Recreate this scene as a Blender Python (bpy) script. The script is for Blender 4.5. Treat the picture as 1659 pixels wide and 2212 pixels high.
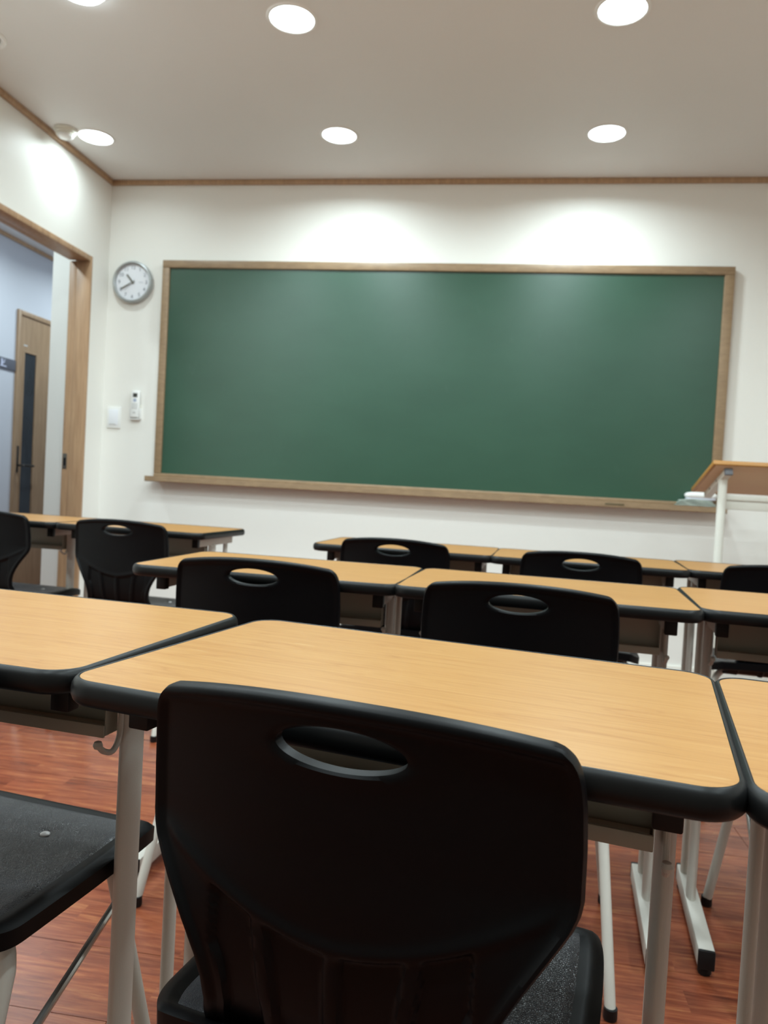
import bpy, bmesh, math, random
from mathutils import Vector, Matrix

random.seed(7)
scene = bpy.context.scene
for o in list(bpy.data.objects):
    bpy.data.objects.remove(o, do_unlink=True)
COL = scene.collection

# ------------------------------------------------------------------ camera
cam_data = bpy.data.cameras.new('camera')
cam = bpy.data.objects.new('camera', cam_data)
COL.objects.link(cam)
RX = (0.987486, 0.147744, 0.055170)
UP = (-0.059329, 0.023891, 0.997953)
FW = (-0.146124, 0.988737, -0.032357)
cam.matrix_world = Matrix(((RX[0], UP[0], -FW[0], 0.0), (RX[1], UP[1], -FW[1], 0.0), (RX[2], UP[2], -FW[2], 0.96), (0, 0, 0, 1)))
cam_data.sensor_fit = 'VERTICAL'
cam_data.sensor_height = 36.0
cam_data.lens = 1640.0 / 2212.0 * 36.0
cam_data.clip_start = 0.02
cam_data.dof.use_dof = True
cam_data.dof.focus_distance = 0.80
cam_data.dof.aperture_fstop = 8.6
scene.camera = cam

# ------------------------------------------------------------------ world and exposure
world = bpy.data.worlds.new('world'); scene.world = world
world.use_nodes = True
bg = world.node_tree.nodes['Background']
bg.inputs['Color'].default_value = (0.9, 0.95, 1.0, 1)
bg.inputs['Strength'].default_value = 0.02
scene.view_settings.view_transform = 'Standard'
scene.view_settings.look = 'None'
scene.view_settings.gamma = 1.0
scene.view_settings.use_curve_mapping = False
scene.view_settings.exposure = 0.16
LAMP_STRENGTH = 12.0     # glow of the visible diffusers
LAMP_WATTS = 11.0         # light each downlight throws into the room
LAMP_SPREAD = 161.0      # beam angle in degrees
LAMP_COLOR = (0.80, 0.955, 0.99)

# ------------------------------------------------------------------ room constants (metres, camera stands over the origin)
YW = 4.3207      # front wall
XL = -2.3975     # left wall
XR = 2.45        # right wall
YB = -0.75       # back wall
ZC = 2.667       # ceiling
ZT = 0.7072      # desk top

# ------------------------------------------------------------------ materials
MATS = {}
def srgb(r, g, b):
    f = lambda c: (c / 255 / 12.92) if c <= 10 else ((c / 255 + 0.055) / 1.055) ** 2.4
    return (f(r), f(g), f(b), 1)
def new_mat(name):
    m = bpy.data.materials.new(name); m.use_nodes = True
    nt = m.node_tree
    b = nt.nodes['Principled BSDF']
    MATS[name] = m
    return m, nt, b
def N(nt, t, **kw):
    n = nt.nodes.new(t)
    for k, v in kw.items(): setattr(n, k, v)
    return n
def link(nt, a, b): nt.links.new(a, b)
def coords(nt, scale=(1, 1, 1), rnd=0.0, kind='Object'):
    tc = N(nt, 'ShaderNodeTexCoord'); mp = N(nt, 'ShaderNodeMapping')
    mp.inputs['Scale'].default_value = scale
    link(nt, tc.outputs[kind], mp.inputs['Vector'])
    if rnd:
        oi = N(nt, 'ShaderNodeObjectInfo'); mu = N(nt, 'ShaderNodeMath', operation='MULTIPLY'); mu.inputs[1].default_value = rnd
        cx = N(nt, 'ShaderNodeCombineXYZ')
        link(nt, oi.outputs['Random'], mu.inputs[0])
        for i in range(3): link(nt, mu.outputs[0], cx.inputs[i])
        link(nt, cx.outputs[0], mp.inputs['Location'])
    return mp.outputs['Vector']
def noise(nt, vec, scale, detail=4, rough=0.55, dist=0.0):
    n = N(nt, 'ShaderNodeTexNoise')
    n.inputs['Scale'].default_value = scale; n.inputs['Detail'].default_value = detail
    n.inputs['Roughness'].default_value = rough; n.inputs['Distortion'].default_value = dist
    link(nt, vec, n.inputs['Vector'])
    return n.outputs['Fac']
def ramp(nt, fac, stops):
    r = N(nt, 'ShaderNodeValToRGB')
    el = r.color_ramp.elements
    while len(el) < len(stops): el.new(0.5)
    for e, (p, c) in zip(el, stops): e.position = p; e.color = c
    link(nt, fac, r.inputs['Fac'])
    return r.outputs['Color']
def mixc(nt, fac, a, b, mode='MIX'):
    m = N(nt, 'ShaderNodeMix', data_type='RGBA', blend_type=mode)
    for s, v in ((m.inputs[0], fac), (m.inputs[6], a), (m.inputs[7], b)):
        if isinstance(v, (int, float)): s.default_value = v
        elif isinstance(v, tuple): s.default_value = v
        else: link(nt, v, s)
    return m.outputs[2]
def bump(nt, b, height, strength=0.2, dist=0.001):
    bp = N(nt, 'ShaderNodeBump'); bp.inputs['Strength'].default_value = strength; bp.inputs['Distance'].default_value = dist
    link(nt, height, bp.inputs['Height']); link(nt, bp.outputs['Normal'], b.inputs['Normal'])
def plain(name, col, rough=0.5, metal=0.0, spec=0.5, grain=0.0, gscale=300.0):
    m, nt, b = new_mat(name)
    v = coords(nt)
    n = noise(nt, v, 14.0, 3)
    c2 = tuple(min(1, c * 0.93) for c in col[:3]) + (1,)
    link(nt, mixc(nt, n, col, c2), b.inputs['Base Color'])
    b.inputs['Roughness'].default_value = rough; b.inputs['Metallic'].default_value = metal
    b.inputs['Specular IOR Level'].default_value = spec
    if grain: bump(nt, b, noise(nt, v, gscale, 2), grain, 0.0006)
    return m

def build_materials():
    # painted / papered walls
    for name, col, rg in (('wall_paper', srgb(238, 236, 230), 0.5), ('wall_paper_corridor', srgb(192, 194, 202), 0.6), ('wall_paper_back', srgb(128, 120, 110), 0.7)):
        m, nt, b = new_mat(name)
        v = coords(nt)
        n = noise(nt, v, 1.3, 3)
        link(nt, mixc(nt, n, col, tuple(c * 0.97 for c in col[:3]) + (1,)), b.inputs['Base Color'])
        b.inputs['Roughness'].default_value = rg
        bump(nt, b, noise(nt, coords(nt, (1, 1, 0.3)), 160, 3), 0.12, 0.0008)
    # ceiling paper: slightly duller, with long soft creases
    m, nt, b = new_mat('ceiling_paper')
    v = coords(nt)
    n = noise(nt, v, 0.9, 4)
    link(nt, mixc(nt, n, srgb(228, 227, 225), srgb(221, 220, 218)), b.inputs['Base Color'])
    b.inputs['Roughness'].default_value = 0.55
    n1 = noise(nt, coords(nt, (0.5, 3.0, 1)), 2.5, 3); bump(nt, b, n1, 0.15, 0.004)
    # oak trim
    for name, a, c in (('oak_trim', srgb(184, 150, 116), srgb(158, 124, 94)), ('board_oak', srgb(156, 130, 100), srgb(136, 112, 86)), ('door_oak', srgb(162, 134, 106), srgb(138, 112, 86))):
        m, nt, b = new_mat(name)
        v = coords(nt, (9, 9, 0.7) if name != 'board_oak' else (3, 9, 9))
        n = noise(nt, v, 6, 5, 0.6, 0.4)
        link(nt, ramp(nt, n, [(0.3, a), (0.7, c)]), b.inputs['Base Color'])
        b.inputs['Roughness'].default_value = 0.45
    # desk laminate: beech print, grain along x
    m, nt, b = new_mat('beech_laminate')
    v = coords(nt, (1.0, 1.0, 1.0), 23.0)
    sep = N(nt, 'ShaderNodeMapping'); sep.inputs['Scale'].default_value = (1.1, 9.0, 1.0); link(nt, v, sep.inputs['Vector'])
    big = noise(nt, sep.outputs['Vector'], 1.9, 3, 0.5, 0.6)
    mul = N(nt, 'ShaderNodeMath', operation='MULTIPLY'); mul.inputs[1].default_value = 11.0; link(nt, big, mul.inputs[0])
    fr = N(nt, 'ShaderNodeMath', operation='PINGPONG'); fr.inputs[1].default_value = 1.0; link(nt, mul.outputs[0], fr.inputs[0])
    fine_m = N(nt, 'ShaderNodeMapping'); fine_m.inputs['Scale'].default_value = (5.0, 190.0, 1.0); link(nt, v, fine_m.inputs['Vector'])
    fine = noise(nt, fine_m.outputs['Vector'], 1.0, 5, 0.65, 0.2)
    dash_m = N(nt, 'ShaderNodeMapping'); dash_m.inputs['Scale'].default_value = (16.0, 420.0, 1.0); link(nt, v, dash_m.inputs['Vector'])
    dash = noise(nt, dash_m.outputs['Vector'], 1.0, 2, 0.5)
    base = ramp(nt, fr.outputs[0], [(0.0, srgb(206, 150, 86)), (0.12, srgb(226, 174, 108)), (0.8, srgb(234, 186, 120)), (1.0, srgb(222, 170, 104))])
    finec = ramp(nt, fine, [(0.34, srgb(202, 148, 86)), (0.5, srgb(230, 180, 114)), (0.66, srgb(244, 202, 140))])
    c = mixc(nt, 0.46, base, finec)
    dk = ramp(nt, dash, [(0.60, (1, 1, 1, 1)), (0.74, (0.86, 0.82, 0.76, 1))])
    c = mixc(nt, 0.75, c, dk, 'MULTIPLY')
    tone = noise(nt, sep.outputs['Vector'], 0.7, 2)
    c = mixc(nt, mixc(nt, 1.0, tone, (0.35, 0.35, 0.35, 1), 'MULTIPLY'), c, srgb(218, 164, 100))
    # pale rubbed scratches
    sc_m = N(nt, 'ShaderNodeMapping'); sc_m.inputs['Scale'].default_value = (9.0, 60.0, 1.0); sc_m.inputs['Rotation'].default_value = (0, 0, 0.2); link(nt, v, sc_m.inputs['Vector'])
    scr = noise(nt, sc_m.outputs['Vector'], 1.3, 2, 0.5)
    c = mixc(nt, ramp(nt, scr, [(0.735, (0, 0, 0, 1)), (0.78, (0.8, 0.8, 0.8, 1))]), c, srgb(244, 206, 148))
    c = mixc(nt, 1.0, c, (0.475, 0.408, 0.325, 1), 'MULTIPLY')
    link(nt, c, b.inputs['Base Color'])
    b.inputs['Roughness'].default_value = 0.33
    b.inputs['Specular IOR Level'].default_value = 0.5
    bump(nt, b, fine, 0.06, 0.0004)
    # black moulded plastic of chairs
    m, nt, b = new_mat('black_plastic')
    v = coords(nt)
    b.inputs['Base Color'].default_value = (0.0012, 0.0012, 0.0017, 1)
    b.inputs['Roughness'].default_value = 0.42
    b.inputs['Specular IOR Level'].default_value = 0.14
    bump(nt, b, noise(nt, v, 900, 2), 0.10, 0.0004)
    # leather grained seat pad
    m, nt, b = new_mat('grained_pad')
    v = coords(nt)
    vo = N(nt, 'ShaderNodeTexVoronoi'); vo.feature = 'DISTANCE_TO_EDGE'; vo.inputs['Scale'].default_value = 420
    vd = N(nt, 'ShaderNodeMix', data_type='VECTOR')
    link(nt, v, vo.inputs['Vector'])
    sheen_tone = noise(nt, v, 7, 5, 0.6)
    link(nt, ramp(nt, sheen_tone, [(0.35, (0.020, 0.021, 0.026, 1)), (0.75, (0.062, 0.065, 0.076, 1))]), b.inputs['Base Color'])  # base colour raised to paler bluish tones to carry the pad's sheen
    link(nt, ramp(nt, noise(nt, v, 25, 4), [(0.3, (0.30, 0.30, 0.30, 1)), (0.7, (0.44, 0.44, 0.44, 1))]), b.inputs['Roughness'])
    bump(nt, b, ramp(nt, vo.outputs['Distance'], [(0.0, (0, 0, 0, 1)), (0.25, (1, 1, 1, 1))]), 0.5, 0.0006)
    # soft black edge band
    plain('edge_band', (0.0045, 0.0046, 0.0047, 1), 0.38, 0, 0.22, 0.05, 500)
    plain('black_cap', (0.005, 0.005, 0.0055, 1), 0.5, 0, 0.3)
    # powder coated steel (grey beige), pale variant for the lectern
    plain('powder_coat', srgb(196, 191, 182), 0.45, 0.0, 0.5, 0.25, 700)
    plain('pale_coat', srgb(226, 224, 214), 0.4, 0.0, 0.5, 0.1, 700)
    plain('bin_steel', srgb(168, 163, 148), 0.5, 0.0, 0.4, 0.15, 500)
    plain('bare_steel', (0.62, 0.61, 0.58, 1), 0.25, 0.9)
    plain('board_back', srgb(205, 186, 158), 0.6)
    plain('white_plastic', srgb(240, 240, 238), 0.35)
    plain('cream_plastic', srgb(228, 226, 214), 0.45)
    plain('button_grey', srgb(196, 196, 194), 0.5)
    plain('button_blue', srgb(168, 178, 200), 0.5)
    plain('screen_dark', srgb(70, 72, 68), 0.2)
    plain('clock_rim', srgb(170, 174, 174), 0.3, 0.35)
    plain('clock_face', srgb(236, 238, 244), 0.4)
    plain('clock_ink', srgb(118, 124, 136), 0.5)
    plain('hand_grey', srgb(120, 120, 112), 0.35, 0.3)
    plain('pale_ink', srgb(208, 212, 220), 0.5)
    plain('rivet_white', srgb(236, 236, 236), 0.3)
    plain('dark_metal', srgb(60, 58, 56), 0.35, 0.5)
    plain('strike_metal', srgb(120, 116, 108), 0.35, 0.7)
    plain('sign_plate', srgb(92, 94, 104), 0.35)
    plain('sign_ink', srgb(196, 200, 222), 0.5)
    plain('eraser_cloth', srgb(212, 216, 226), 0.45)
    plain('rag_cloth', srgb(172, 182, 172), 0.85, 0, 0.2, 0.4, 250)
    plain('lectern_top', srgb(176, 124, 60), 0.4)
    plain('lectern_under', srgb(222, 188, 150), 0.6)
    plain('slot_brown', srgb(98, 84, 58), 0.6)
    plain('grey_cap', srgb(110, 112, 118), 0.5)
    plain('baseboard_white', srgb(236, 233, 224), 0.4)
    plain('subfloor', srgb(60, 34, 22), 0.8)
    plain('vent_grey', srgb(176, 172, 168), 0.5)
    # corridor glass
    m, nt, b = new_mat('dark_glass')
    v = coords(nt)
    link(nt, ramp(nt, noise(nt, coords(nt, (1, 1, 0.4)), 3, 3), [(0.35, (0.022, 0.026, 0.03, 1)), (0.7, (0.05, 0.06, 0.07, 1))]), b.inputs['Base Color'])
    b.inputs['Roughness'].default_value = 0.22
    # clock glass stays out: face is matt
    # chalkboard
    m, nt, b = new_mat('chalkboard_green')
    v = coords(nt)
    n = noise(nt, coords(nt, (1, 1, 2)), 1.4, 5, 0.6)
    c = ramp(nt, n, [(0.3, srgb(36, 72, 55)), (0.7, srgb(43, 80, 62))])
    sm = noise(nt, coords(nt, (5, 1, 1.6)), 3.0, 4, 0.6, 0.5)
    c = mixc(nt, ramp(nt, sm, [(0.66, (0, 0, 0, 1)), (0.95, (0.07, 0.07, 0.07, 1))]), c, srgb(150, 176, 164))
    link(nt, c, b.inputs['Base Color'])
    b.inputs['Roughness'].default_value = 0.33
    b.inputs['Specular IOR Level'].default_value = 0.7
    # floor planks: red-brown printed strips
    m, nt, b = new_mat('plank_wood')
    v = coords(nt, (1, 1, 1), 0, 'Generated')
    tc = N(nt, 'ShaderNodeTexCoord')
    oi = N(nt, 'ShaderNodeObjectInfo')
    loc = N(nt, 'ShaderNodeVectorMath', operation='ADD'); link(nt, tc.outputs['Object'], loc.inputs[0]); link(nt, oi.outputs['Location'], loc.inputs[1])
    br = N(nt, 'ShaderNodeTexBrick')
    br.inputs['Scale'].default_value = 1.0; br.inputs['Brick Width'].default_value = 0.42; br.inputs['Row Height'].default_value = 0.0645
    br.inputs['Mortar Size'].default_value = 0.0; br.offset = 0.37; br.offset_frequency = 2
    br.inputs['Color1'].default_value = (0, 0, 0, 1); br.inputs['Color2'].default_value = (1, 1, 1, 1); br.inputs['Bias'].default_value = 0.0
    link(nt, loc.outputs[0], br.inputs['Vector'])
    mp = N(nt, 'ShaderNodeMapping'); mp.inputs['Scale'].default_value = (3.0, 34.0, 1); link(nt, loc.outputs[0], mp.inputs['Vector'])
    addv = N(nt, 'ShaderNodeVectorMath', operation='ADD'); link(nt, mp.outputs['Vector'], addv.inputs[0])
    sc = N(nt, 'ShaderNodeVectorMath', operation='SCALE'); sc.inputs['Scale'].default_value = 9.0; link(nt, br.outputs['Color'], sc.inputs[0]); link(nt, sc.outputs[0], addv.inputs[1])
    g1 = noise(nt, addv.outputs[0], 1.6, 5, 0.62, 0.9)
    mp2 = N(nt, 'ShaderNodeMapping'); mp2.inputs['Scale'].default_value = (9.0, 150.0, 1); link(nt, addv.outputs[0], mp2.inputs['Vector'])
    mp2.inputs['Scale'].default_value = (2.0, 5.0, 1)
    g2 = noise(nt, mp2.outputs['Vector'], 2.4, 4, 0.65, 0.3)
    c = ramp(nt, g1, [(0.28, srgb(92, 40, 28)), (0.43, srgb(150, 76, 50)), (0.56, srgb(184, 104, 68)), (0.72, srgb(226, 158, 98))])
    c = mixc(nt, 0.4, c, ramp(nt, g2, [(0.3, srgb(122, 58, 40)), (0.5, srgb(172, 94, 62)), (0.7, srgb(208, 138, 92))]))
    c = mixc(nt, 0.75, c, ramp(nt, br.outputs['Color'], [(0.0, (0.55, 0.46, 0.45, 1)), (0.5, (1, 1, 1, 1)), (1.0, (1.0, 0.94, 0.80, 1))]), 'MULTIPLY')
    c = mixc(nt, 1.0, c, (0.56, 0.53, 0.57, 1), 'MULTIPLY')
    link(nt, c, b.inputs['Base Color'])
    b.inputs['Roughness'].default_value = 0.27
    bump(nt, b, g2, 0.05, 0.0005)
    # lamp diffuser
    m, nt, b = new_mat('lamp_diffuser')
    b.inputs['Base Color'].default_value = (0.9, 0.9, 0.9, 1)
    b.inputs['Emission Color'].default_value = LAMP_COLOR + (1,)
    b.inputs['Emission Strength'].default_value = LAMP_STRENGTH
build_materials()

# ------------------------------------------------------------------ mesh helpers
LIFT = [0.0]     # height added to every vertex of what is being built
def finish(bm, name, mat, parent=None, angle=35, loc=None, rot=None):
    if LIFT[0]: bmesh.ops.translate(bm, vec=(0, 0, LIFT[0]), verts=bm.verts[:])
    bmesh.ops.recalc_face_normals(bm, faces=bm.faces[:])
    me = bpy.data.meshes.new(name)
    bm.to_mesh(me); bm.free()
    me.shade_smooth() if hasattr(me, 'shade_smooth') else None
    me.set_sharp_from_angle(angle=math.radians(angle))
    if isinstance(mat, str): mat = MATS[mat]
    me.materials.append(mat)
    o = bpy.data.objects.new(name, me)
    COL.objects.link(o)
    if parent is not None: o.parent = parent
    if loc is not None: o.location = loc
    if rot is not None: o.rotation_euler = rot
    return o
def empty(name, loc=(0, 0, 0), rz=0.0):
    o = bpy.data.objects.new(name, None); COL.objects.link(o)
    o.location = loc; o.rotation_euler = (0, 0, rz); o.empty_display_size = 0.05
    return o
def tag(o, label, cat, group=None):
    o['label'] = label; o['category'] = cat
    if group: o['group'] = group
    return o
def struct(o, label=None):
    o['kind'] = 'structure'
    if label: o['label'] = label
    return o
def copy_tree(o, parent=None):
    c = o.copy(); COL.objects.link(c)
    if parent is not None: c.parent = parent
    for ch in list(o.children): copy_tree(ch, c)
    return c
def add_box(bm, x0, x1, y0, y1, z0, z1, bev=0.0, seg=2, M=None):
    r = bmesh.ops.create_cube(bm, size=1.0)
    vs = r['verts']
    mat = Matrix.Translation(((x0 + x1) / 2, (y0 + y1) / 2, (z0 + z1) / 2)) @ Matrix.Diagonal((x1 - x0, y1 - y0, z1 - z0, 1))
    bmesh.ops.transform(bm, matrix=mat, verts=vs)
    if bev > 0:
        es = list({e for v in vs for e in v.link_edges})
        rb = bmesh.ops.bevel(bm, geom=es, offset=bev, segments=seg, profile=0.5, affect='EDGES')
        vs = list({v for f in rb['faces'] for v in f.verts} | {v for v in vs if v.is_valid})
    if M is not None: bmesh.ops.transform(bm, matrix=M, verts=vs)
    return vs
def box(name, mat, dims, parent=None, bev=0.0, seg=2, M=None):
    bm = bmesh.new(); add_box(bm, *dims, bev=bev, seg=seg, M=M)
    return finish(bm, name, mat, parent)
def smooth_path(pts, n=6):
    P = [Vector(p) for p in pts]
    if len(P) < 3: return P
    out = []
    for i in range(len(P) - 1):
        p0 = P[max(i - 1, 0)]; p1 = P[i]; p2 = P[i + 1]; p3 = P[min(i + 2, len(P) - 1)]
        for k in range(n):
            t = k / n
            out.append(0.5 * ((2 * p1) + (p2 - p0) * t + (2 * p0 - 5 * p1 + 4 * p2 - p3) * t * t + (3 * p1 - p0 - 3 * p2 + p3) * t ** 3))
    out.append(P[-1]); return out
def add_tube(bm, pts, r, seg=14, smooth=0, rr=None, cap=True):
    P = smooth_path(pts, smooth) if smooth else [Vector(p) for p in pts]
    rings = []
    ref = None
    for i, p in enumerate(P):
        d = (P[min(i + 1, len(P) - 1)] - P[max(i - 1, 0)]).normalized()
        if ref is None:
            ref = Vector((0, 0, 1)) if abs(d.z) < 0.9 else Vector((1, 0, 0))
        a = (ref - d * ref.dot(d)).normalized(); b = d.cross(a); ref = a
        ra, rb = (r, r) if not rr else rr
        rings.append([bm.verts.new(p + a * ra * math.cos(2 * math.pi * k / seg) + b * rb * math.sin(2 * math.pi * k / seg)) for k in range(seg)])
    for A, B in zip(rings, rings[1:]):
        for k in range(seg): bm.faces.new((A[k], A[(k + 1) % seg], B[(k + 1) % seg], B[k]))
    if cap:
        bm.faces.new(rings[0][::-1]); bm.faces.new(rings[-1])
def tube(name, mat, pts, r, parent=None, seg=14, smooth=0, rr=None):
    bm = bmesh.new(); add_tube(bm, pts, r, seg, smooth, rr); return finish(bm, name, mat, parent)
def lathe(name, mat, prof, parent=None, seg=40, M=None, angle=35):
    # prof: list of (radius, z)
    bm = bmesh.new(); rings = []
    for r, z in prof:
        if r < 1e-6: rings.append([bm.verts.new((0, 0, z))])
        else: rings.append([bm.verts.new((r * math.cos(2 * math.pi * k / seg), r * math.sin(2 * math.pi * k / seg), z)) for k in range(seg)])
    for A, B in zip(rings, rings[1:]):
        if len(A) == 1 and len(B) == 1: continue
        for k in range(seg):
            j = (k + 1) % seg
            if len(A) == 1: bm.faces.new((A[0], B[k], B[j]))
            elif len(B) == 1: bm.faces.new((A[k], A[j], B[0]))
            else: bm.faces.new((A[k], A[j], B[j], B[k]))
    if M is not None: bmesh.ops.transform(bm, matrix=M, verts=bm.verts[:])
    return finish(bm, name, mat, parent, angle)
def rrect(hx, hy, r, n=10):
    out = []
    for cx, cy, a0 in ((hx - r, hy - r, 0), (-hx + r, hy - r, 90), (-hx + r, -hy + r, 180), (hx - r, -hy + r, 270)):
        for k in range(n + 1):
            a = math.radians(a0 + 90 * k / n); out.append((cx + r * math.cos(a), cy + r * math.sin(a)))
    return out
def interp(tab, x):
    if x <= tab[0][0]: return tab[0][1]
    for (a, va), (b, vb) in zip(tab, tab[1:]):
        if x <= b:
            t = (x - a) / (b - a); return va + (vb - va) * t
    return tab[-1][1]
def sinterp(tab, x):
    # smooth (Catmull-Rom) table lookup
    if x <= tab[0][0]: return tab[0][1]
    if x >= tab[-1][0]: return tab[-1][1]
    for i in range(len(tab) - 1):
        if x <= tab[i + 1][0]:
            x0, v0 = tab[i]; x1, v1 = tab[i + 1]
            m0 = (v1 - tab[i - 1][1]) / (x1 - tab[i - 1][0]) if i > 0 else (v1 - v0) / (x1 - x0)
            m1 = (tab[i + 2][1] - v0) / (tab[i + 2][0] - x0) if i + 2 < len(tab) else (v1 - v0) / (x1 - x0)
            h = x1 - x0; t = (x - x0) / h
            return (2*t**3 - 3*t*t + 1) * v0 + (t**3 - 2*t*t + t) * h * m0 + (-2*t**3 + 3*t*t) * v1 + (t**3 - t*t) * h * m1

# ------------------------------------------------------------------ the room
WT = 0.121                       # left wall thickness
DY0, DY1, DZ = 3.12, 4.126, 2.157   # door opening including its frame
LZ = 0.04        # measured heights are counted from 4 cm above the floor
F0 = -LZ
def build_room():
    LIFT[0] = LZ
    bm = bmesh.new()
    add_box(bm, XL - WT, XL, YB, DY0, F0, ZC); add_box(bm, XL - WT, XL, DY1, YW, F0, ZC); add_box(bm, XL - WT, XL, DY0, DY1, DZ, ZC)
    struct(finish(bm, 'wall_left', 'wall_paper'), 'white papered left wall with a doorway')
    struct(box('wall_front', 'wall_paper', (XL - WT, XR + 0.1, YW, YW + 0.12, F0, ZC)), 'white papered front wall behind the chalkboard')
    struct(box('wall_right', 'wall_paper', (XR, XR + 0.1, YB, YW, F0, ZC)))
    struct(box('wall_back', 'wall_paper_back', (XL - WT, XR + 0.1, YB - 0.1, YB, F0, ZC)))
    struct(box('ceiling', 'ceiling_paper', (XL - WT, XR + 0.1, YB - 0.1, YW + 0.12, ZC, ZC + 0.1)), 'off-white papered ceiling')
    # cornices
    struct(box('trim_1', 'oak_trim', (XL, XR, YW - 0.022, YW, ZC - 0.028, ZC), bev=0.004), 'thin oak cornice along the front wall')
    struct(box('trim_2', 'oak_trim', (XL, XL + 0.022, YB, YW - 0.022, ZC - 0.028, ZC), bev=0.004), 'thin oak cornice along the left wall')
    struct(box('baseboard_front', 'baseboard_white', (XL, XR, YW - 0.012, YW, F0, F0 + 0.075), bev=0.003))
    struct(box('baseboard_left', 'baseboard_white', (XL, XL + 0.012, DY1 + 0.03, YW - 0.012, F0, F0 + 0.075), bev=0.003))
    # floor and planks
    LIFT[0] = 0.0
    fl = struct(box('floor', 'subfloor', (XL - WT, XR + 0.1, YB - 0.1, YW + 0.12, -0.08, -0.006)), 'glossy red-brown wood plank floor')
    PW, PL, gap = 0.1935, 1.2, 0.0008
    bm = bmesh.new(); add_box(bm, gap, PL - gap, gap, PW - gap, -0.006, 0.0)
    first = finish(bm, 'plank', 'plank_wood')
    me = first.data; used = False
    r = 0
    y = 1.221 - 16 * PW
    k = 0
    while y < YW:
        off = (-0.62 if k == 15 else -0.62 + (0.43 * (k - 15)) % PL)
        x = off - PL * 4
        while x < XR:
            if x + PL > XL:
                x0 = max(x, XL); x1 = min(x + PL, XR); y0 = max(y, YB); y1 = min(y + PW, YW)
                if x1 - x0 > 0.02 and y1 - y0 > 0.01:
                    whole = x0 == x and x1 == x + PL and y0 == y and y1 == y + PW
                    if whole:
                        if not used: o = first; used = True
                        else: o = bpy.data.objects.new('plank', me); COL.objects.link(o)
                        o.location = (x, y, 0)
                    else:
                        o = box('plank', 'plank_wood', (x0 - x + gap, x1 - x - gap, y0 - y + gap, y1 - y - gap, -0.006, 0.0))
                        o.location = (x, y, 0)
                    o.parent = fl
            x += PL
        y += PW; k += 1
    # doorway frame of the classroom
    LIFT[0] = LZ
    d = struct(empty('door_1', (XL, DY1, 0)), 'oak frame of the open doorway')
    I = Matrix.Translation((-XL, -DY1, 0))
    def part(name, mat, dims, bev=0.002, par=d):
        return box(name, mat, dims, par, bev=bev, M=I if par is d else I)
    part('jamb', 'oak_trim', (XL - 0.079, XL + 0.008, DY1 - 0.020, DY1, F0, DZ))
    j2 = part('jamb_stop', 'oak_trim', (XL - WT - 0.004, XL - 0.0805, DY1 - 0.016, DY1, F0, DZ - 0.03))
    part('strike_plate', 'strike_metal', (XL - 0.1195, XL - 0.093, DY1 - 0.0178, DY1 - 0.0158, 0.925, 1.015), 0.0005)
    part('strike_hole', 'black_cap', (XL - 0.113, XL - 0.099, DY1 - 0.0184, DY1 - 0.0174, 0.945, 0.99), 0.0)
    part('jamb', 'oak_trim', (XL - 0.079, XL + 0.008, DY0, DY0 + 0.028, F0, DZ))
    part('head', 'oak_trim', (XL - 0.079, XL + 0.008, DY0 + 0.028, DY1 - 0.028, DZ - 0.03, DZ))
    part('head_stop', 'oak_trim', (XL - WT - 0.004, XL - 0.0805, DY0 + 0.02, DY1 - 0.022, DZ - 0.026, DZ))
    # corridor beyond the doorway
    XC = -3.7
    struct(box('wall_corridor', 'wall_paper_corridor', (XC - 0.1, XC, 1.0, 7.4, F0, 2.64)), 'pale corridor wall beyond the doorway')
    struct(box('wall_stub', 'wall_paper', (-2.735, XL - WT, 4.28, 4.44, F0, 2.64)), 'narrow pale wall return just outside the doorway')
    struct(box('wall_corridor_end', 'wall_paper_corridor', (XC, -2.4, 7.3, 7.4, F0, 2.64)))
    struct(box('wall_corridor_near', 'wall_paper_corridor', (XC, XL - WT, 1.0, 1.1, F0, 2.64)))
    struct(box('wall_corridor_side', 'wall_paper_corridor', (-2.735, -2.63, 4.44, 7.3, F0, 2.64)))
    struct(box('ceiling_corridor', 'ceiling_paper', (XC - 0.1, XL - WT, 1.0, 7.4, 2.64, 2.74)))
    struct(box('floor_corridor', 'plank_wood', (XC - 0.1, XL - WT, 1.0, 7.4, -0.08 + F0, F0)))
    struct(box('trim_3', 'oak_trim', (XC, XC + 0.02, 1.1, 7.3, 2.612, 2.64), bev=0.003), 'thin oak cornice along the corridor wall')
    # far corridor door
    y0, y1, zt = 5.347, 6.27, 2.125
    d2 = struct(empty('door_2', (XC, y0, 0)), 'oak door with a narrow dark window across the corridor')
    I2 = Matrix.Translation((-XC, -y0, 0))
    def p2(name, mat, dims, par=d2, bev=0.002): return box(name, mat, dims, par, bev=bev, M=I2)
    p2('frame_post', 'door_oak', (XC - 0.01, XC + 0.02, y0, y0 + 0.035, F0, zt)); p2('frame_post', 'door_oak', (XC - 0.01, XC + 0.02, y1 - 0.035, y1, F0, zt))
    p2('frame_head', 'door_oak', (XC - 0.01, XC + 0.02, y0 + 0.035, y1 - 0.035, zt - 0.035, zt))
    bm = bmesh.new()
    gy0, gy1, gz0, gz1 = 5.449, 5.60, 0.46, 1.812
    for a in ((y0 + .036, gy0, F0 + .006, zt - .036), (gy1, y1 - .036, F0 + .006, zt - .036), (gy0, gy1, F0 + .006, gz0), (gy0, gy1, gz1, zt - .036)):
        add_box(bm, XC + 0.001, XC + 0.008, a[0], a[1], a[2], a[3], M=I2)
    leaf = finish(bm, 'door_leaf', 'door_oak', d2)
    p2('glass_pane', 'dark_glass', (XC + 0.001, XC + 0.004, gy0, gy1, gz0, gz1), leaf, 0)
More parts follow.
